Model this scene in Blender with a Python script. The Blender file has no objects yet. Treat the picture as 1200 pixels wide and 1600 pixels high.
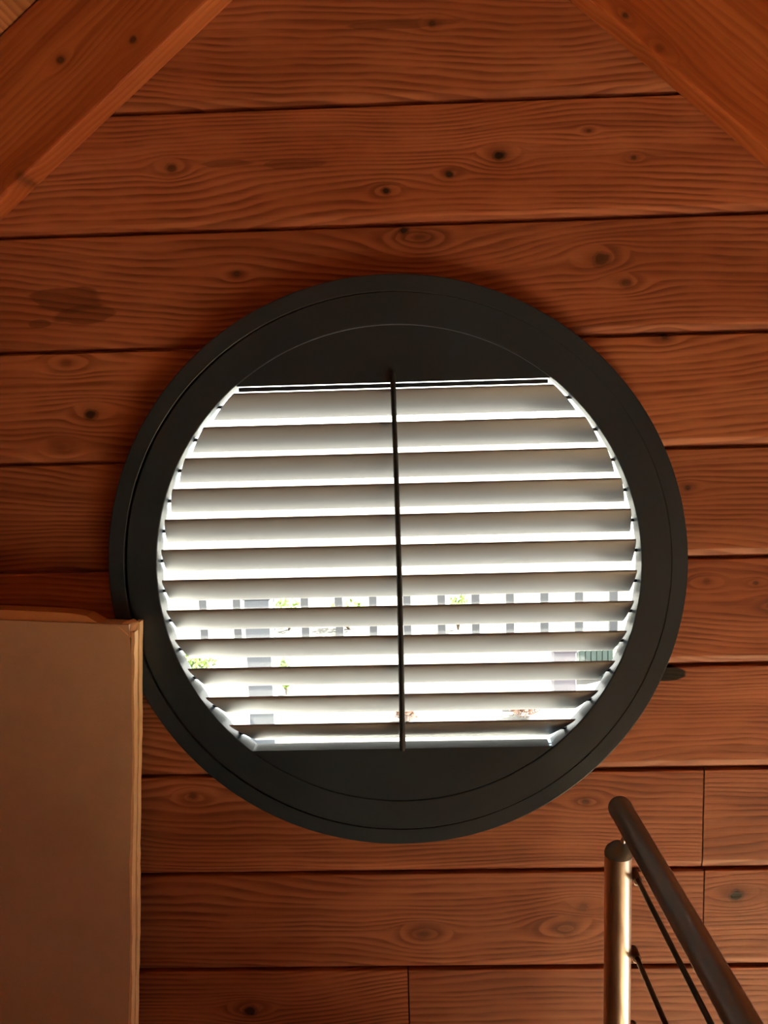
import bpy, bmesh, math, random
from mathutils import Vector, Matrix
random.seed(7)
S = bpy.context.scene
COL = S.collection
C = 1.38                      # height of the round shutter's centre above the loft floor

# ------------------------------------------------------------------ camera
PITCH, YAW, ROLL, F = -0.1295077, 0.0299873, -0.0281587, 1350.07
EYE = Vector((0.02704, -1.50035, C + 0.296918))
fwd = Vector((-math.sin(YAW)*math.cos(PITCH), math.cos(YAW)*math.cos(PITCH), math.sin(PITCH)))
rgt0 = Vector((math.cos(YAW), math.sin(YAW), 0)); up0 = rgt0.cross(fwd)
rgt = rgt0*math.cos(ROLL) + up0*math.sin(ROLL); upv = up0*math.cos(ROLL) - rgt0*math.sin(ROLL)
cam = bpy.data.cameras.new('camera'); camo = bpy.data.objects.new('camera', cam); COL.objects.link(camo)
M4 = Matrix((rgt, upv, -fwd)).transposed().to_4x4(); M4.translation = EYE
camo.matrix_world = M4
cam.sensor_fit = 'VERTICAL'; cam.sensor_height = 36.0; cam.lens = F/1600*36.0
cam.clip_start = 0.02; cam.clip_end = 400
S.camera = camo

# ------------------------------------------------------------------ sky, daylight, exposure
W = bpy.data.worlds.new('overcast_sky'); S.world = W; W.use_nodes = True
bg = W.node_tree.nodes['Background']
bg.inputs['Color'].default_value = (1.0, 0.965, 0.90, 1)
bg.inputs['Strength'].default_value = 8.0
sun = bpy.data.lights.new('sun_offscreen', 'SUN'); sun.energy = 190.0; sun.color = (1.0, .92, .79); sun.angle = math.radians(1.0)
suno = bpy.data.objects.new('sun_offscreen', sun); COL.objects.link(suno); suno.location = (6, 4, 8)
suno.rotation_euler = Vector((-.67, -.40, -.63)).to_track_quat('-Z', 'Y').to_euler()   # high over the yard, falling through the stairwell glazing
S.view_settings.view_transform = 'Standard'; S.view_settings.look = 'None'
S.view_settings.exposure = 0.0; S.view_settings.gamma = 1.0
S.view_settings.use_curve_mapping = False

def portal(name, loc, direction, sx, sy):       # marks a real window opening for sky sampling
    l = bpy.data.lights.new(name, 'AREA'); l.shape = 'RECTANGLE'; l.size = sx; l.size_y = sy
    l.cycles.is_portal = True
    o = bpy.data.objects.new(name, l); COL.objects.link(o); o.location = loc
    o.rotation_euler = Vector(direction).to_track_quat('-Z', 'Y').to_euler()
XW = 2.4; XR = 3.4; YB = -4.2; ZL = -2.6                   # side walls, back wall, lower floor
WIN = dict(y0=-2.8, y1=-0.15, z0=-2.45, z1=-0.85)  # tall glazing of the lower storey, beyond the guard rail
portal('stairwell_window_offscreen', (XR + .12, (WIN['y0']+WIN['y1'])/2, (WIN['z0']+WIN['z1'])/2), (-1, 0, 0), WIN['z1']-WIN['z0'], WIN['y1']-WIN['y0'])
portal('round_window_daylight', (0, 0.30, C), (0, -1, 0), 0.88, 0.88)

# ------------------------------------------------------------------ helpers
def mesh_obj(name, bm, mat, parent=None, smooth=None):
    me = bpy.data.meshes.new(name); bmesh.ops.recalc_face_normals(bm, faces=bm.faces); bm.to_mesh(me); bm.free()
    if mat: me.materials.append(mat)
    if smooth is not None:
        for p in me.polygons: p.use_smooth = True
        me.set_sharp_from_angle(angle=math.radians(smooth))
    o = bpy.data.objects.new(name, me); COL.objects.link(o)
    if parent: o.parent = parent
    return o
def empty(name, loc=(0,0,0), label=None, cat=None, group=None, kind=None):
    o = bpy.data.objects.new(name, None); COL.objects.link(o); o.location = loc; o.empty_display_size = .05
    tag(o, label, cat, group, kind); return o
def tag(o, label=None, cat=None, group=None, kind=None):
    if label: o['label'] = label
    if cat: o['category'] = cat
    if group: o['group'] = group
    if kind: o['kind'] = kind
    return o
def box(bm, x0, x1, y0, y1, z0, z1):
    vs = [bm.verts.new((x, y, z)) for x in (x0, x1) for y in (y0, y1) for z in (z0, z1)]
    for f in ((0,1,3,2),(4,6,7,5),(0,4,5,1),(2,3,7,6),(0,2,6,4),(1,5,7,3)): bm.faces.new([vs[i] for i in f])
    return vs
def bevelled(bm, w, seg=2):
    bmesh.ops.bevel(bm, geom=list(bm.edges), offset=w, segments=seg, affect='EDGES', profile=.5)
def extrude_x(bm, prof, x0, x1):                # prof: closed list of (y, z); x0, x1 numbers or functions of (y, z)
    fx = lambda a, y, z: a(y, z) if callable(a) else a
    A = [bm.verts.new((fx(x0,y,z), y, z)) for y, z in prof]; B = [bm.verts.new((fx(x1,y,z), y, z)) for y, z in prof]
    n = len(prof)
    for i in range(n): bm.faces.new((A[i], A[(i+1)%n], B[(i+1)%n], B[i]))
    bm.faces.new(A); bm.faces.new(B[::-1])
def tube(bm, a, b, r0, r1=None, n=20, caps=True):
    a, b = Vector(a), Vector(b); r1 = r0 if r1 is None else r1
    d = (b-a).normalized(); u = d.orthogonal().normalized(); v = d.cross(u)
    A = [bm.verts.new(a+(u*math.cos(t)+v*math.sin(t))*r0) for t in [2*math.pi*i/n for i in range(n)]]
    B = [bm.verts.new(b+(u*math.cos(t)+v*math.sin(t))*r1) for t in [2*math.pi*i/n for i in range(n)]]
    for i in range(n): bm.faces.new((A[i], A[(i+1)%n], B[(i+1)%n], B[i]))
    if caps: bm.faces.new(A); bm.faces.new(B[::-1])
def sweep(bm, pts, n=24):                       # pts: (Vector, radius) along an axis, one continuous skin
    rings = []; d = (pts[-1][0]-pts[0][0]).normalized(); u = d.orthogonal().normalized(); v = d.cross(u)
    for p, r in pts: rings.append([bm.verts.new(p+(u*math.cos(2*math.pi*i/n)+v*math.sin(2*math.pi*i/n))*r) for i in range(n)])
    for A, B in zip(rings, rings[1:]):
        for i in range(n): bm.faces.new((A[i], A[(i+1)%n], B[(i+1)%n], B[i]))
    bm.faces.new(rings[0]); bm.faces.new(rings[-1][::-1])
def lathe_y(bm, prof, cx, cz, n=160):           # prof: closed list of (radius, y), turned about the y axis through (cx, cz)
    rings = []
    for i in range(n):
        t = 2*math.pi*i/n
        rings.append([bm.verts.new((cx+r*math.cos(t), y, cz+r*math.sin(t))) for r, y in prof])
    m = len(prof)
    for i in range(n):
        A, B = rings[i], rings[(i+1)%n]
        for j in range(m): bm.faces.new((A[j], A[(j+1)%m], B[(j+1)%m], B[j]))

# ------------------------------------------------------------------ procedural materials
class G:                                        # tiny expression builder over shader math nodes
    def __init__(s, nt): s.nt = nt
    def n(s, t, **k):
        nd = s.nt.nodes.new(t)
        for a, b in k.items(): setattr(nd, a, b)
        return nd
    def put(s, sock, v):
        if isinstance(v, bpy.types.NodeSocket): s.nt.links.new(v, sock)
        else: sock.default_value = v
    def m(s, op, *a, clamp=False):
        nd = s.n('ShaderNodeMath', operation=op, use_clamp=clamp)
        for i, v in enumerate(a): s.put(nd.inputs[i], v)
        return nd.outputs[0]
    def add(s, a, b): return s.m('ADD', a, b)
    def sub(s, a, b): return s.m('SUBTRACT', a, b)
    def mul(s, a, b): return s.m('MULTIPLY', a, b)
    def xyz(s, a, b, c):
        nd = s.n('ShaderNodeCombineXYZ')
        for i, v in enumerate((a, b, c)): s.put(nd.inputs[i], v)
        return nd.outputs[0]
    def noise(s, vec, scale=1.0, detail=2.0, rough=.5):
        nd = s.n('ShaderNodeTexNoise'); s.put(nd.inputs['Vector'], vec)
        nd.inputs['Scale'].default_value = scale; nd.inputs['Detail'].default_value = detail; nd.inputs['Roughness'].default_value = rough
        return nd.outputs['Fac']
    def smooth(s, v, a, b, lo=0., hi=1.):
        nd = s.n('ShaderNodeMapRange', interpolation_type='SMOOTHSTEP'); s.put(nd.inputs[0], v)
        for i, q in enumerate((a, b, lo, hi)): s.put(nd.inputs[i+1], q)
        return nd.outputs[0]
    def mixc(s, f, a, b, mode='MIX'):
        nd = s.n('ShaderNodeMix', data_type='RGBA', blend_type=mode); s.put(nd.inputs[0], f); s.put(nd.inputs[6], a); s.put(nd.inputs[7], b)
        return nd.outputs[2]
    def mixf(s, f, a, b):
        return s.add(a, s.mul(f, s.sub(b, a)))
def new_mat(name):
    m = bpy.data.materials.new(name); m.use_nodes = True
    return m, G(m.node_tree), m.node_tree.nodes['Principled BSDF']

def wood(name, light, mid, dark, knots=(), patches=(), period=.0105, rough=.42, seed=0., contrast=1.0, axis='x', spec=.35):
    """Softwood: growth-ring lines that bow into cathedrals and swirl round knots.
    knots: (x, z, radius, how dark) and patches: (x, z, rx, rz, strength) in the object's own metres."""
    m, g, b = new_mat(name)
    tc = g.n('ShaderNodeTexCoord').outputs['Object']
    sp = g.n('ShaderNodeSeparateXYZ'); g.put(sp.inputs[0], tc)
    X, Y, Z = sp.outputs
    if axis == 'y': X, Y = Y, X
    rnd = g.n('ShaderNodeObjectInfo').outputs['Random']
    off = g.add(g.mul(rnd, 37.0), seed)
    # grain axis wander and cathedral bulges
    w1 = g.noise(g.xyz(g.add(g.mul(X, .8), off), g.mul(Y, 2.0), g.add(g.mul(Z, 2.2), off)), 1.5, 1.0)
    w2 = g.noise(g.xyz(g.add(g.mul(X, 3.2), off), Y, g.mul(Z, 11.0)), 1.8, 2.0)
    v = g.add(g.add(Z, g.mul(Y, .7)), g.add(g.mul(g.sub(w1, .5), .175), g.mul(g.sub(w2, .5), .014)))
    kd = None
    for kx, kz, r, dk in knots:
        dx = g.sub(X, kx); dz = g.sub(Z, kz)
        dd = g.m('SQRT', g.add(g.m('POWER', g.mul(dx, .42), 2.0), g.m('POWER', dz, 2.0)))
        R_ = 1.9*r + .002                                   # grain parts round the knot like a stream round a stone
        dm = g.m('MAXIMUM', dd, R_)
        fall = g.m('EXPONENT', g.mul(dd, -1/(7*R_)))
        v = g.sub(v, g.mul(g.mul(dz, R_*R_), g.mul(fall, g.m('DIVIDE', 1.0, g.mul(dm, dm)))))
        v = g.add(v, g.mul(g.m('MAXIMUM', g.sub(R_, dd), 0.0), .8))
        jit = g.mul(g.sub(g.noise(g.xyz(g.mul(X, 70), kx*9, g.mul(Z, 70)), 1.0, 2.0), .5), r*1.0)
        d2 = g.add(g.m('SQRT', g.add(g.m('POWER', g.mul(dx, .8), 2.0), g.m('POWER', dz, 2.0))), jit)
        k = g.smooth(d2, r*1.25, r*.55, 0., dk)
        rim = g.mul(g.smooth(g.m('ABSOLUTE', g.sub(d2, r)), r*.45, 0., 0., .55), dk)
        halo = g.mul(g.m('EXPONENT', g.mul(g.mul(d2, d2), -1/(2.2*r)**2)), .28*dk)
        k = g.m('MAXIMUM', g.m('MAXIMUM', k, rim), halo)
        kd = k if kd is None else g.m('MAXIMUM', kd, k)
    vr = g.noise(g.xyz(g.mul(v, 30.0), off, g.mul(X, .3)), 1.0, 1.0)
    ph = g.m('FRACT', g.add(g.mul(v, 1/period), g.mul(vr, 1.6)))
    late = g.mul(g.smooth(ph, .1, .8), g.smooth(ph, 1.0, .82))       # slow rise, sharp end: latewood lines
    fine = g.noise(g.xyz(g.add(g.mul(X, 7.0), off), Y, g.mul(Z, 330.0)), 1.0, 3.0, .6)
    blot = g.noise(g.xyz(g.add(g.mul(X, 2.4), off), off, g.mul(Z, 13.0)), 1.0, 3.0)
    blot2 = g.noise(g.xyz(g.add(g.mul(X, 9.0), off), off, g.mul(Z, 22.0)), 1.0, 3.0)
    f1 = g.add(g.mul(late, g.smooth(blot2, .25, .7, .18*contrast, .84*contrast)), g.mul(g.sub(fine, .5), .55))
    streak = g.noise(g.xyz(g.add(g.mul(X, 1.3), off), off, g.mul(g.add(v, g.mul(Z, .5)), 26.0)), 1.0, 3.0, .6)
    col = g.mixc(g.smooth(blot, .3, .72), light, mid)
    col = g.mixc(g.smooth(streak, .48, .78, 0., .62), col, dark)
    col = g.mixc(g.m('MAXIMUM', g.m('MINIMUM', f1, 1.0), 0.0), col, dark)
    for px, pz, rx, rz, st in patches:
        e = g.m('SQRT', g.add(g.m('POWER', g.mul(g.sub(X, px), 1/rx), 2.0), g.m('POWER', g.mul(g.sub(Z, pz), 1/rz), 2.0)))
        e = g.add(e, g.mul(g.sub(g.noise(g.xyz(g.mul(X, 14), px*7, g.mul(Z, 40)), 1.0, 2.0), .5), 1.3))
        col = g.mixc(g.smooth(e, 1.05, .85, 0., min(st, 1.)), col, (.006, .005, .004, 1) if st > 1 else tuple(c*.55 for c in dark[:3])+(1,))
    if kd is not None: col = g.mixc(kd, col, (.012, .006, .003, 1))
    hv = g.n('ShaderNodeHueSaturation'); g.put(hv.inputs['Color'], col); g.put(hv.inputs['Value'], g.add(.88, g.mul(rnd, .24)))
    g.put(b.inputs['Base Color'], hv.outputs[0])
    b.inputs['Specular IOR Level'].default_value = spec
    g.put(b.inputs['Roughness'], g.add(rough, g.mul(late, .12)))
    bp = g.n('ShaderNodeBump'); bp.inputs['Strength'].default_value = .25; bp.inputs['Distance'].default_value = .0012
    g.put(bp.inputs['Height'], g.add(g.mul(late, .6), fine)); g.put(b.inputs['Normal'], bp.outputs[0])
    return m

def paint(name, col, rough=.45, metal=0., mottling=.12, scale=18., spec=.5, bump=.0):
    m, g, b = new_mat(name)
    tc = g.n('ShaderNodeTexCoord').outputs['Object']
    n = g.noise(tc, scale, 4.0, .6)
    hv = g.n('ShaderNodeHueSaturation'); hv.inputs['Color'].default_value = (*col, 1)
    g.put(hv.inputs['Value'], g.add(1-mottling/2, g.mul(n, mottling)))
    g.put(b.inputs['Base Color'], hv.outputs[0]); b.inputs['Metallic'].default_value = metal
    g.put(b.inputs['Roughness'], g.add(rough-mottling*.2, g.mul(n, mottling*.4))); b.inputs['Specular IOR Level'].default_value = spec
    if bump:
        bp = g.n('ShaderNodeBump'); bp.inputs['Strength'].default_value = bump; bp.inputs['Distance'].default_value = .001
        g.put(bp.inputs['Height'], g.noise(tc, 220., 3.0)); g.put(b.inputs['Normal'], bp.outputs[0])
    return m

LIGHT, MID, DARK = (.53, .205, .098, 1), (.41, .140, .060, 1), (.17, .046, .019, 1)
m_frame = paint('anthracite_paint', (.025, .045, .065), .40, mottling=.5, scale=6., spec=.45, bump=.06)
m_slat = paint('slat_grey_paint', (.200, .202, .205), .38, mottling=.05, spec=.4)
m_rod = paint('tilt_rod_paint', (.018, .02, .022), .5, spec=.3)
m_backing = paint('dark_backing', (.03, .015, .008), .9)
m_jamb = paint('jamb_white_paint', (.75, .74, .70), .5)
m_rail = paint('rail_dark_steel', (.17, .20, .20), .27, metal=.15, mottling=.02, scale=25., spec=.7)
m_steel = paint('brushed_steel', (.90, .83, .74), .34, metal=.95, mottling=.06)
m_rodsteel = paint('dark_steel_rod', (.06, .045, .035), .35, metal=.7)
m_clamp = paint('clamp_steel', (.10, .07, .05), .35, metal=.8)
m_board = paint('carton_brown', (.62, .45, .29), .72, mottling=.35, scale=9., spec=.25, bump=.25)
m_edge = paint('carton_edge', (.93, .66, .36), .7, mottling=.3, scale=40., spec=.2, bump=.4)
m_flap = paint('carton_flap', (.62, .30, .12), .6, mottling=.3, scale=14., spec=.3)
m_plaster = paint('brown_panelling', (.16, .07, .032), .8)
m_lower = wood('pale_floor_boards', (.62, .47, .30, 1), (.56, .40, .24, 1), (.45, .29, .16, 1), axis='y')
m_floor = wood('floor_boards', (.20, .10, .05, 1), (.16, .08, .036, 1), (.10, .045, .02, 1), axis='y')
m_glass = bpy.data.materials.new('window_glass'); m_glass.use_nodes = True
_g = G(m_glass.node_tree); m_glass.node_tree.nodes.remove(m_glass.node_tree.nodes['Principled BSDF'])
_t = _g.n('ShaderNodeBsdfTransparent'); _t.inputs[0].default_value = (.96, .98, .97, 1)
_s = _g.n('ShaderNodeBsdfGlossy'); _s.inputs['Roughness'].default_value = .02
_f = _g.n('ShaderNodeLayerWeight'); _f.inputs['Blend'].default_value = .5
_x = _g.n('ShaderNodeMixShader'); _g.put(_x.inputs[0], _g.add(.03, _g.mul(_g.m('POWER', _f.outputs['Facing'], 5.0), .6))); _g.put(_x.inputs[1], _t.outputs[0]); _g.put(_x.inputs[2], _s.outputs[0])
_g.put(m_glass.node_tree.nodes['Material Output'].inputs[0], _x.outputs[0])

# ------------------------------------------------------------------ gable wall: boards with rounded lower edges
wall = empty('wall_gable', (0, 0, 0), 'gable wall of reddish varnished horizontal boards round the window', kind='structure')
PZ, PP = 1.967, .1932                          # a joint line and the board pitch
HOLE = .478
KN = [(-.358,2.071,.0075,.75),(.190,2.072,.0085,1.),(.107,2.045,.0055,.95),(.001,2.022,.006,.95),(.028,1.957,.0065,.95),(.060,1.947,.012,.35),
      (.359,1.900,.0115,.7),(.400,1.860,.008,.6),(-.523,1.665,.0095,.9),(-.385,.962,.008,.65),(.334,.941,.007,.6),(.610,.754,.0105,1.),
      (-.257,1.895,.005,.7),(.410,2.061,.004,.7),(.083,2.282,.005,.7),(.337,2.106,.003,.6),(.465,1.769,.006,.85),(.509,1.511,.005,.8),
      (.032,.684,.012,.35),(.300,.690,.014,.35),(.330,.735,.009,.45),(-.30,.53,.011,.95),(-.56,1.755,.009,.3),(.545,1.345,.006,.45),
      (-.58,1.61,.008,.25),(.63,1.34,.004,.7),(.66,1.30,.007,.8)]
PATCH = [(-.555,1.862,.075,.022,.55),(-.52,1.835,.05,.018,.5),(-.60,1.822,.022,.008,.5),(-.27,2.075,.05,.006,.45),(-.15,2.07,.05,.008,.4),
         (.03,2.283,.09,.008,.45),(.482,1.180,.0285,.0135,1.8)]
def plank_profile(z0, z1):
    pts = [(.022, z0), (.0085, z0), (.0062, z0+.0014), (.0040, z0+.0040), (.0012, z0+.0120), (.0003, z0+.0150)]      # eased, chamfered lower edge
    pts += [(0., z0+.0175), (0., z1-.0045), (.0016, z1-.003), (.012, z1-.0028), (.012, z1+.006), (.022, z1+.006)]
    return pts
cutter_bm = bmesh.new(); lathe_prof = [(0.0001, -.2), (HOLE, -.2), (HOLE, .3), (0.0001, .3)]
lathe_y(cutter_bm, lathe_prof, 0, C, 128); bmesh.ops.remove_doubles(cutter_bm, verts=cutter_bm.verts, dist=.0005)
cutter = mesh_obj('cutter', cutter_bm, None)
def cut(o):
    md = o.modifiers.new('hole', 'BOOLEAN'); md.object = cutter; md.operation = 'DIFFERENCE'; md.solver = 'EXACT'
    dg = bpy.context.evaluated_depsgraph_get(); me = bpy.data.meshes.new_from_object(o.evaluated_get(dg))
    o.modifiers.clear(); o.data = me
k = -5
while True:
    z1 = PZ + PP*(-k); z0 = z1 - PP; k += 1
    if z0 > 2.68: continue
    if z1 < .03: break
    hl = -min(XW, (2.77-z0)/.82); hw = min(XR, (2.77-z0)/.84)
    xs = [hl, hw]
    if .80 < z1 < 1.02: xs = [hl, .547, hw]
    elif .60 < z1 < .63: xs = [hl, .003, hw]
    elif z1 < .60: xs = [hl, .35 if int(z1*5) % 2 else -.6, hw]
    if .615 < z1 < .82: xs = [hl, .551, hw]
    for a, b in zip(xs, xs[1:]):
        kn = [q for q in KN if a-.02 < q[0] < b+.02 and z0-.006 < q[1] < z1+.006]
        pa = [q for q in PATCH if a < q[0] < b and z0 < q[1] < z1]
        tint = random.uniform(.90, 1.08); red = random.uniform(.96, 1.05)
        cc = lambda c: (c[0]*tint, c[1]*tint/red, c[2]*tint/red, 1)
        mt = wood('board_wood', cc(LIGHT), cc(MID), cc(DARK), kn, pa, period=random.uniform(.009, .0125), seed=random.uniform(0, 20))
        bm = bmesh.new()
        gap = .0012
        extrude_x(bm, plank_profile(z0, z1), a+(gap if a > hl else 0), b-(gap if b < hw else 0))
        pl = mesh_obj('plank', bm, mt, wall, 3)
        if z0 < C+HOLE and z1 > C-HOLE and a < .45 and b > -.45: cut(pl)
bm = bmesh.new()                                # sheathing behind the boards, with the same round opening
A = [(-XW, 0.0), (2.0, 0.0), (3.38, 0.0), (.02, 2.545+.27), (-XW, .84)]
fv = [bm.verts.new((x, .0225, z)) for x, z in A]; bv = [bm.verts.new((x, .055, z)) for x, z in A]
bm.faces.new(fv); bm.faces.new(bv[::-1])
for i in range(5): bm.faces.new((fv[i], fv[(i+1)%5], bv[(i+1)%5], bv[i]))
sh = mesh_obj('sheathing', bm, m_backing, wall); cut(sh)
bpy.data.objects.remove(cutter, do_unlink=True)

def struct_box(name, mat, *dims):
    bm = bmesh.new(); box(bm, *dims); return tag(mesh_obj(name, bm, mat), kind='structure')
struct_box('wall_gable_lower', m_plaster, -XW, XR, 0, .14, ZL, -.001)
struct_box('wall_left', m_plaster, -XW-.14, -XW, YB, .14, ZL, .80)
struct_box('wall_back', m_plaster, -XW, XR, YB-.14, YB, ZL, 2.95)
# right wall with the tall glazed opening of the lower storey
wr = empty('wall_right', kind='structure')
def wr_box(n, *d):
    bm = bmesh.new(); box(bm, *d); mesh_obj(n, bm, m_plaster, wr)
wr_box('wall_panel', XR, XR+.14, YB, .14, ZL, WIN['z0']); wr_box('wall_panel', XR, XR+.14, YB, .14, WIN['z1'], -.03)
wr_box('wall_panel', XR, XR+.14, YB, WIN['y0'], WIN['z0'], WIN['z1']); wr_box('wall_panel', XR, XR+.14, WIN['y1'], .14, WIN['z0'], WIN['z1'])
w2 = empty('window_2', (XR, 0, 0), kind='structure')
for i in range(5):
    y = WIN['y0'] + (WIN['y1']-WIN['y0'])*i/4
    bm = bmesh.new(); box(bm, .03, .08, y-.025, y+.025, WIN['z0'], WIN['z1']); mesh_obj('mullion', bm, m_frame, w2)
for i in range(4):
    y = WIN['y0'] + (WIN['y1']-WIN['y0'])*i/4; y2 = y + (WIN['y1']-WIN['y0'])/4
    bm = bmesh.new(); box(bm, .05, .056, y+.025, y2-.025, WIN['z0'], WIN['z1']); mesh_obj('pane', bm, m_glass, w2)
# loft floor up to the guard rail, open stairwell beyond, lower floor
lf = empty('floor', kind='structure')
for i in range(17):
    x1 = .39 - i*.166; x0 = max(-XW, x1-.1645)
    bm = bmesh.new(); box(bm, x0, x1, YB, 0, -.028, 0); mesh_obj('plank', bm, m_floor, lf)
bm = bmesh.new(); box(bm, -XW, .39, YB, 0, -.25, -.028); mesh_obj('joist_layer', bm, m_floor, lf)
struct_box('floor_lower', m_lower, -XW, XR, YB, 0, ZL-.1, ZL)

# ------------------------------------------------------------------ roof slopes and the rafter pair
m_raft = wood('rafter_wood', (.58, .19, .062, 1), (.46, .125, .036, 1), (.26, .055, .016, 1), period=.012, seed=3., contrast=.55,
              knots=[(.613, .089, .006, .8), (.504, .035, .005, .8), (.785, .004, .007, .5)])
m_raft2 = wood('rafter_wood_knotty', (.60, .19, .058, 1), (.45, .115, .032, 1), (.27, .055, .015, 1), period=.013, seed=9., contrast=.6,
               knots=[(.455, .016, .005, .8), (.53, .012, .007, .4), (.70, .12, .005, .6)])
m_roof = wood('roof_boards', (.46, .19, .075, 1), (.38, .13, .045, 1), (.2, .06, .02, 1), axis='y')
AP = Vector((.023, 0, 2.541))                   # where the two lower rafter edges meet
def rafter(side, slope, thick, mat, label, depth):
    a = math.atan(slope); L = 2.9
    o = empty('rafter', AP, label, 'roof beam', 'rafter pair against the gable wall')
    bm = bmesh.new(); box(bm, .001, L, -thick-.001, -.001, 0, depth); bevelled(bm, .0035, 2)
    b = mesh_obj('beam', bm, mat, o, 3)
    # local x runs down the slope, local z is square to it (towards the roof)
    dx = Vector((side*math.cos(a), 0, -math.sin(a))); dz = Vector((side*math.sin(a), 0, math.cos(a))); dy = Vector((0, 1, 0))
    if side < 0: b.matrix_local = Matrix((dx, dy, dz)).transposed().to_4x4()
    else: b.matrix_local = Matrix((dx, dy, dz)).transposed().to_4x4()
    return dx, dz
dL = rafter(-1, .808, .060, m_raft, 'sloping timber rafter on the roof side above the brown carton', .18)
dR = rafter(1, .835, .050, m_raft2, 'sloping timber rafter on the roof side above the metal guard rail', .20)
for side, (dx, dz), dep, nm in ((-1, dL, .181, 'ceiling_left'), (1, dR, .201, 'ceiling_right')):
    ce = empty(nm, AP, kind='structure')
    for i in range(37):
        bm = bmesh.new(); box(bm, -.25+i*.135, -.25+i*.135+.132, YB, .06, dep, dep+.02)
        b = mesh_obj('plank', bm, m_roof, ce); b.matrix_local = Matrix((dx, Vector((0,1,0)), dz)).transposed().to_4x4()
    bm = bmesh.new(); box(bm, -.25, 4.8, YB-.14, .16, dep+.0205, dep+.1)
    b = mesh_obj('roof_deck', bm, m_backing, ce); b.matrix_local = Matrix((dx, Vector((0,1,0)), dz)).transposed().to_4x4()

# ------------------------------------------------------------------ round window in the opening
win = empty('window_1', (0, 0, C), kind='structure')
bm = bmesh.new(); lathe_y(bm, [(.463, .0185), (.4775, .0185), (.4775, .06), (.463, .06)], 0, 0, 128); mesh_obj('jamb', bm, m_jamb, win, 40)
bm = bmesh.new(); lathe_y(bm, [(.445, .030), (.4625, .030), (.4625, .058), (.445, .058)], 0, 0, 128); mesh_obj('window_frame', bm, m_jamb, win, 40)
bm = bmesh.new(); lathe_y(bm, [(.00005, .042), (.4445, .042), (.4445, .046), (.00005, .046)], 0, 0, 96)
bmesh.ops.remove_doubles(bm, verts=bm.verts, dist=.0003); mesh_obj('pane', bm, m_glass, win)

# ------------------------------------------------------------------ louvred shutter
CX = .003
shut = empty('round_shutter', (CX, .018, C), 'round anthracite louvred shutter with tilted slats on the wooden gable wall', 'shutter')
shut.scale = (1.009, 1, 1.009)
bm = bmesh.new()
lathe_y(bm, [(.4722, -.0181), (.500, -.0181), (.500, -.0385), (.4994, -.0405), (.498, -.0408), (.4734, -.0408), (.4726, -.0406), (.4721, -.0402)], -CX, 0)
mesh_obj('outer_trim', bm, m_frame, shut, 12)
bm = bmesh.new()
lathe_y(bm, [(.418, .000), (.4715, .000), (.4715, -.0388), (.4709, -.0396), (.4697, -.0400), (.4200, -.0400), (.4188, -.0396), (.418, -.0385)], 0, 0)
mesh_obj('stile_ring', bm, m_frame, shut, 12)
def segment(name, zc, sign, zedge_in, notch=False):      # infill between the ring and a straight chord
    R0 = .4168; pts = []
    half = math.sqrt(R0*R0 - zc*zc); a0 = math.atan2(zc, half); a1 = math.pi - a0 if sign > 0 else -math.pi - a0
    n = 48
    arc = [(R0*math.cos(a0+(a1-a0)*i/n), R0*math.sin(a0+(a1-a0)*i/n)) for i in range(n+1)]
    chord = []
    if notch:                                            # small rounded notch that takes the top of the tilt rod
        w = .0075; chord = [(-w, zc)] + [(w*math.cos(t), zc+.014+w*math.sin(t)) for t in [math.pi-math.pi*i/8 for i in range(9)]] + [(w, zc)]
    loop = arc + chord
    bm = bmesh.new()
    F_ = [bm.verts.new((x, -.0398, z)) for x, z in loop]; B_ = [bm.verts.new((x, -.006, z)) for x, z in loop]
    bm.faces.new(F_); bm.faces.new(B_[::-1]); m = len(loop)
    for i in range(m): bm.faces.new((F_[i], F_[(i+1)%m], B_[(i+1)%m], B_[i]))
    return mesh_obj(name, bm, m_frame, shut)
ZT, ZB = .3225, -.3205
segment('header_panel', ZT, 1, None); segment('bottom_panel', ZB, -1, None)
bm = bmesh.new(); h = math.sqrt(.4165**2-(ZT-.004)**2)-.008
box(bm, -h, h, -.037, -.022, ZT-.0090, ZT-.0018); mesh_obj('stop_bar', bm, m_frame, shut)
SL_T, SL_W, SL_H = math.radians(49), .0600, .0072          # slat tilt, width, thickness
near = [1.6935, 1.638, 1.5855, 1.533, 1.480, 1.427, 1.373, 1.319, 1.266, 1.2125, 1.159, 1.107]
for zi, zn in enumerate(near):
    prof = []; N = 22
    yc = -.0325 + SL_W/2*math.cos(SL_T); zc = (zn - C) - SL_W/2*math.sin(SL_T) - .002
    for i in range(N):
        t = 2*math.pi*i/N; e = SL_W/2*math.copysign(abs(math.cos(t))**.85, math.cos(t)); q = SL_H/2*math.copysign(abs(math.sin(t))**.6, math.sin(t))
        prof.append((yc - e*math.cos(SL_T) + q*math.sin(SL_T)*1, zc + e*math.sin(SL_T) + q*math.cos(SL_T)))
    ext = lambda y, z: math.sqrt(max(.01, .4125**2 - z*z))
    def lim(y, z):
        return ext(y, z)
    bm = bmesh.new()
    prof = [(y, max(z, ZB+.004)) if zi == len(near)-1 else (y, z) for y, z in prof]
    extrude_x(bm, prof, lambda y, z: -lim(y, z), lim)
    s = mesh_obj('slat', bm, m_slat, shut, 50)
    for sd in (-1, 1):
        bm = bmesh.new(); e = math.sqrt(.4125**2-zc*zc)
        tube(bm, (sd*(e-.010), yc, zc), (sd*(math.sqrt(.419**2-zc*zc)+.002), yc, zc), .0028, n=8); mesh_obj('pivot_pin', bm, m_rod, s)
bm = bmesh.new()
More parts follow.
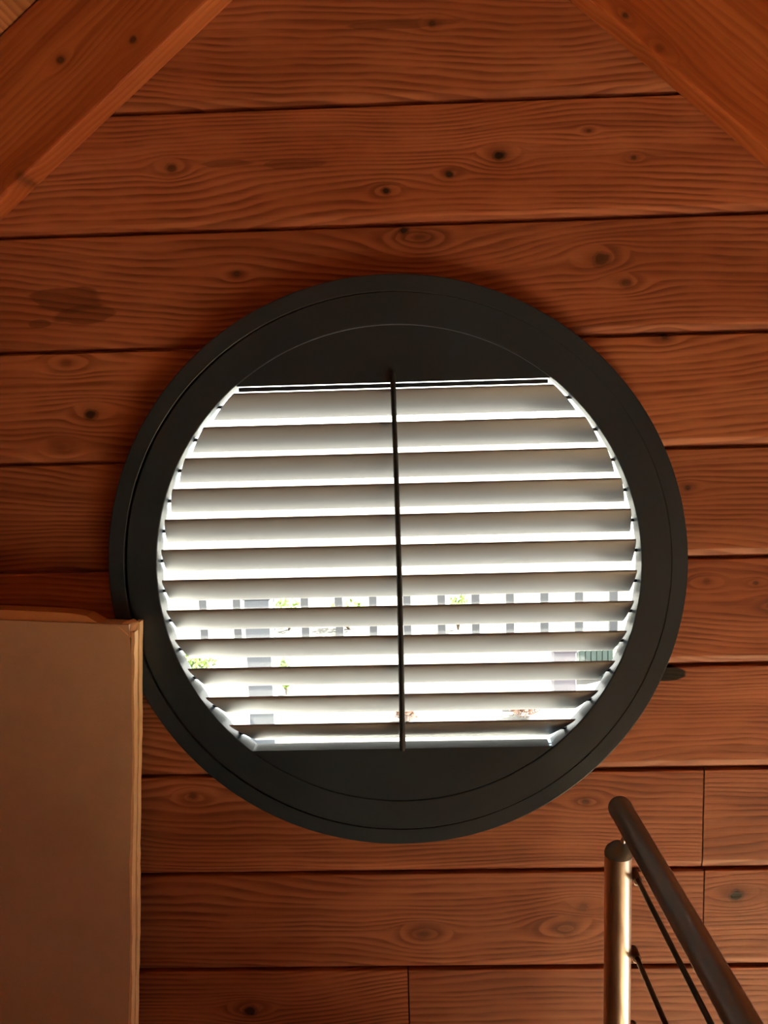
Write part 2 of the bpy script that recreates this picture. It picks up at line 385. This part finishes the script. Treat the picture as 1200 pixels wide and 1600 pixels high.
pts = [(Vector((.001, -.0440, .3375)), .0035), (Vector((.001, -.0440, .3365)), .0048), (Vector((.0012, -.0440, .32)), .0050)]
for i in range(1, 13): pts.append((Vector((.001+.0022*math.sin(i/12*math.pi), -.0440, .32-.635*i/12)), .0044+.0012*i/12))
pts.append((Vector((.001, -.0440, -.322)), .0040))
sweep(bm, pts, 12); mesh_obj('tilt_rod', bm, m_rod, shut, 50)

# ------------------------------------------------------------------ leaning carton
TH = .042; lean = math.radians(3.0); tip = math.radians(3.4)
HT = 1.3050/(math.cos(lean)*math.cos(tip)); WD = .80
car = empty('cardboard_carton', (-.4510 - HT*math.sin(tip)*math.cos(lean), -.0672 - HT*math.sin(lean), 0), 'flat brown cardboard carton with crushed corner leaning on the shutter frame', 'carton')
car.rotation_euler = (-lean, tip, 0)
rr = random.Random(4)
def carton_body():
    bm = bmesh.new(); nz = 46
    rows = []
    for i in range(nz+1):
        z = .012 + (HT-.012)*i/nz; j = rr.uniform(-.0012, .0012) + (.002*math.sin(i*.55))*.6
        if i > nz-2: j -= .004*(i-nz+2)
        rows.append([bm.verts.new(p) for p in ((-WD, 0, z), (-.0015+j, 0, z), (-.0015+j, TH, z), (-WD, TH, z))])
    for A, B in zip(rows, rows[1:]):
        for i in range(4): bm.faces.new((A[i], A[(i+1)%4], B[(i+1)%4], B[i]))
    bm.faces.new(rows[0]); bm.faces.new(rows[-1][::-1]); return bm
mesh_obj('body', carton_body(), m_board, car)
def strip(name, y0, y1, x0, x1, za, zb, mat, amp, seed):    # ragged board liner along the edge
    r = random.Random(seed); bm = bmesh.new(); rows = []; n = 70
    for i in range(n+1):
        z = za+(zb-za)*i/n; j = r.uniform(-amp, amp)+amp*math.sin(i*.31+seed)
        rows.append([bm.verts.new(p) for p in ((x0, y0, z), (x1+j, y0, z), (x1+j*.6, y1, z), (x0, y1, z))])
    for A, B in zip(rows, rows[1:]):
        for i in range(4): bm.faces.new((A[i], A[(i+1)%4], B[(i+1)%4], B[i]))
    bm.faces.new(rows[0]); bm.faces.new(rows[-1][::-1]); return mesh_obj(name, bm, mat, car)
strip('side_flap', .0005, .020, -.004, .0022, .014, HT-.012, m_edge, .0008, 3)
strip('side_flap', .0225, TH-.0005, -.004, .0040, .010, HT+.001, m_edge, .0010, 8)
bm = bmesh.new()                                           # raised top flap that stops short of the corner
prof = [(-WD, HT+.0005), (-.060, HT+.0005), (-.083, HT+.013), (-.110, HT+.0165), (-.16, HT+.0175), (-WD, HT+.0195)]
F_ = [bm.verts.new((x, .001, z)) for x, z in prof]; B_ = [bm.verts.new((x, TH-.001, z)) for x, z in prof]
bm.faces.new(F_); bm.faces.new(B_[::-1])
for i in range(len(prof)): bm.faces.new((F_[i], F_[(i+1)%6], B_[(i+1)%6], B_[i]))
mesh_obj('top_flap', bm, m_flap, car)
bm = bmesh.new()                                           # crushed, torn corner
V = [(-.026, -.001, HT-.004), (-.012, -.0015, HT-.016), (-.002, .002, HT-.026), (.002, .018, HT+.003), (-.006, .020, HT+.007), (-.020, .014, HT+.003), (-.010, .010, HT-.012)]
vs = [bm.verts.new(v) for v in V]; bmesh.ops.convex_hull(bm, input=vs); mesh_obj('torn_corner', bm, m_edge, car)

# ------------------------------------------------------------------ guard rail at the loft edge
def ray(px, py): return (rgt*((px-600)/F) - upv*((py-800)/F) + fwd)
PX, PY, PR = .3475, -.190, .0215
gr = empty('guard_rail', (PX, PY, 0), 'steel guard rail with dark tubular handrail and thin rods at the loft edge', 'railing')
SLP = .0
def rp(y, x, z0): return Vector((x-PX, y-PY, z0 + SLP*(-.19-y)))
bm = bmesh.new(); tube(bm, (0, 0, .006), (0, 0, .944), PR, n=40)
post = mesh_obj('post', bm, m_steel, gr, 40)
bm = bmesh.new()
sweep(bm, [(Vector((0,0,.9435)), PR*1.02), (Vector((0,0,.948)), PR*1.02), (Vector((0,0,.956)), PR*.86), (Vector((0,0,.962)), PR*.55), (Vector((0,0,.966)), PR*.25)], 32); mesh_obj('post_cap', bm, m_rail, post, 60)
bm = bmesh.new(); tube(bm, (.003, 0, .955), (.012, 0, .978), .0042, n=12); mesh_obj('saddle_stem', bm, m_steel, post, 60)
bm = bmesh.new(); tube(bm, (0, 0, 0), (0, 0, .008), .045, n=32); mesh_obj('base_plate', bm, m_steel, post, 40)
RR = .0197
def rail_pt(y): return rp(y, .3695 - .022*(y+.19), .9865)
bm = bmesh.new(); d = (rail_pt(-1)-rail_pt(0)).normalized(); e = rail_pt(-.100)
pts = [(e + d*(RR*(1-math.cos(t))) , max(.0008, RR*1.04*math.sin(t))) for t in [math.pi/2*i/8 for i in range(9)]]
pts += [(e + d*.03, RR*1.04), (e + d*.034, RR), (e + d*.3, RR), (rail_pt(-3.4), RR)]
sweep(bm, pts, 36); mesh_obj('handrail', bm, m_rail, gr, 50)
for i in range(7):
    z = .9070 - i*.1345
    a = rp(PY+.004, PX+PR+.0065, z); b = rp(-3.4, PX+PR+.0065+.05, z)
    bm = bmesh.new(); tube(bm, a, b, .0042, n=12); r = mesh_obj('infill_rod', bm, m_rodsteel, gr, 60)
    bm = bmesh.new(); tube(bm, (PR-.004, 0, z), (PR+.009, 0, z), .0062, n=14); tube(bm, (PR+.0065, .012, z), (PR+.0065, -.014, z), .0068, n=14)
    cl = mesh_obj('clamp', bm, m_clamp, post, 60)
    bm = bmesh.new(); tube(bm, (PR+.0065, -.004, z-.0130), (PR+.0065, -.004, z-.0060), .0032, n=10); mesh_obj('set_screw', bm, m_steel, r, 60)
# lower post that carries the other end of the rail, behind the viewpoint
p2 = bpy.data.objects.new('post', post.data); COL.objects.link(p2); p2.parent = gr; p2.location = (0, -3.1, .1)

# ------------------------------------------------------------------ outside: paved yard seen through the slats
m_ground = paint('paving', (.065, .062, .057), .9, scale=.8)
m_fence = paint('grey_fence_paint', (.052, .056, .066), .6)
m_pillar = paint('blue_grey_pillar', (.060, .070, .088), .6, scale=3.)
m_lav = paint('lavender_planter', (.085, .080, .105), .6)
m_teal = paint('teal_slats', (.030, .055, .050), .6)
m_leaf = paint('leaf_green', (.15, .23, .045), .5, mottling=.9, scale=3.)
m_leaf2 = paint('leaf_rust', (.14, .07, .045), .5, mottling=.9, scale=3.)
m_bark = paint('bark', (.06, .045, .03), .9)
GZ = ZL
bm = bmesh.new(); box(bm, -60, 60, .2, 90, GZ-.2, GZ); tag(mesh_obj('ground_yard', bm, m_ground), kind='structure')
bm = bmesh.new(); box(bm, XR+.2, 60, -60, .2, GZ-.2, GZ); tag(mesh_obj('ground_side', bm, m_ground), kind='structure')
def onground(px, py):                           # where a sight line meets the yard
    d = ray(px, py); t = (GZ-EYE.z)/d.z; return EYE + d*t
fy = onground(700, 1003).y
fn = empty('post_fence', (0, fy, GZ), 'grey fence of evenly spaced posts across the yard outside', 'fence')
def at_y(px, py, y): d = ray(px, py); return EYE + d*((y-EYE.y)/d.y)
xa = at_y(478, 985, fy).x; xb = at_y(958, 970, fy).x; n = 9; sp = (xb-xa)/n
wpost = 12.5/F*(fy+1.5)
ft = at_y(700, 912, fy).z
for i in range(-3, n+4):
    x = xa + i*sp
    bm = bmesh.new(); box(bm, x-wpost/2, x+wpost/2, -.05, .05, 0, ft-GZ); mesh_obj('fence_post', bm, m_fence, fn)
for zz in (.10, ft-GZ-.02):
    bm = bmesh.new(); box(bm, xa-3.2*sp, xb+3.2*sp, -.03, .03, zz-.02, zz+.02); mesh_obj('rail', bm, m_fence, fn)
def pillar(name, pxl, pxr, pyt, pyb, mat, label, cat, cap=True):
    g = onground((pxl+pxr)/2, pyb); w = (pxr-pxl)/F*(g.y+1.5); ht = at_y((pxl+pxr)/2, pyt, g.y).z - GZ
    o = empty(name, (g.x, g.y, GZ), label, cat)
    bm = bmesh.new(); box(bm, -w/2, w/2, -w/2+w/2, w, 0, ht-.06); bevelled(bm, .01, 1); mesh_obj('shaft', bm, mat, o)
    bm = bmesh.new(); box(bm, -w/2-.02, w/2+.02, -.02, w+.02, ht-.06, ht); bevelled(bm, .01, 1); mesh_obj('cap', bm, mat, o)
    return o
pillar('gate_pillar', 391, 432, 930, 1163, m_pillar, 'square blue-grey pillar standing in the yard outside', 'pillar')
pillar('planter_pillar', 866, 901, 1013, 1092, m_lav, 'short lavender-grey pillar beside the slatted crate outside', 'pillar')
g_ = onground(932, 1060); cw = 54/F*(g_.y+1.5); chh = at_y(932, 1016, g_.y).z-GZ
cr = empty('slatted_crate', (g_.x, g_.y, GZ), 'dark teal slatted crate beside the short pillar outside', 'crate')
bm = bmesh.new(); box(bm, -cw/2, cw/2, .03, cw, 0.02, chh-.02); mesh_obj('body', bm, m_teal, cr)
for i in range(6):
    x = -cw/2 + cw*(i+.5)/6
    bm = bmesh.new(); box(bm, x-cw*.066, x+cw*.066, 0, .04, 0, chh); mesh_obj('slat', bm, m_teal, cr)
def shrub(px, py, wpx, hpx, mat, label, seed, name='shrub', n=340):
    r = random.Random(seed); g = onground(px, py); s = (g.y+1.5)/F; w = wpx*s; h = hpx*s
    o = empty(name, (g.x, g.y, GZ), label, 'shrub')
    bm = bmesh.new()
    for i in range(n):
        t = r.uniform(0, 2*math.pi); q = r.uniform(-1, 1); rad = r.random()**.4
        c = Vector((w/2*rad*math.cos(t)*math.sqrt(1-q*q), w/2*rad*math.sin(t)*math.sqrt(1-q*q), h*.58+h*.42*rad*q))
        u = Vector((r.gauss(0,1), r.gauss(0,1), r.gauss(0,1))).normalized(); v = u.orthogonal().normalized(); L = r.uniform(.07, .13)*max(.6, w)
        a = [bm.verts.new(c-u*L), bm.verts.new(c+v*L*.45), bm.verts.new(c+u*L), bm.verts.new(c-v*L*.45)]; bm.faces.new(a)
    f = mesh_obj('foliage', bm, mat, o); f['kind'] = 'stuff'
    bm = bmesh.new()
    for i in range(5): tube(bm, (0, 0, 0), (r.uniform(-.3, .3)*w, r.uniform(-.3, .3)*w, h*.6), .02, .008, n=6)
    mesh_obj('stem', bm, m_bark, o)
shrub(312, 1056, 60, 52, m_leaf, 'leafy green shrub on the yard edge outside, away from the pillar', 1)
shrub(448, 1085, 20, 60, m_leaf, 'narrow green shrub beside the square pillar outside', 2)
shrub(452, 984, 58, 52, m_leaf, 'broad green shrub behind the square pillar by the fence', 3)
shrub(545, 983, 68, 46, m_leaf, 'yellow-green shrub among the fence posts outside', 4)
shrub(716, 984, 34, 60, m_leaf, 'small green shrub at the fence middle outside', 5)
shrub(636, 1128, 34, 30, m_leaf2, 'small rust-leaved shrub on the open paving outside', 6)
shrub(818, 1120, 46, 30, m_leaf2, 'wide rust-leaved shrub in front of the short pillar outside', 7)
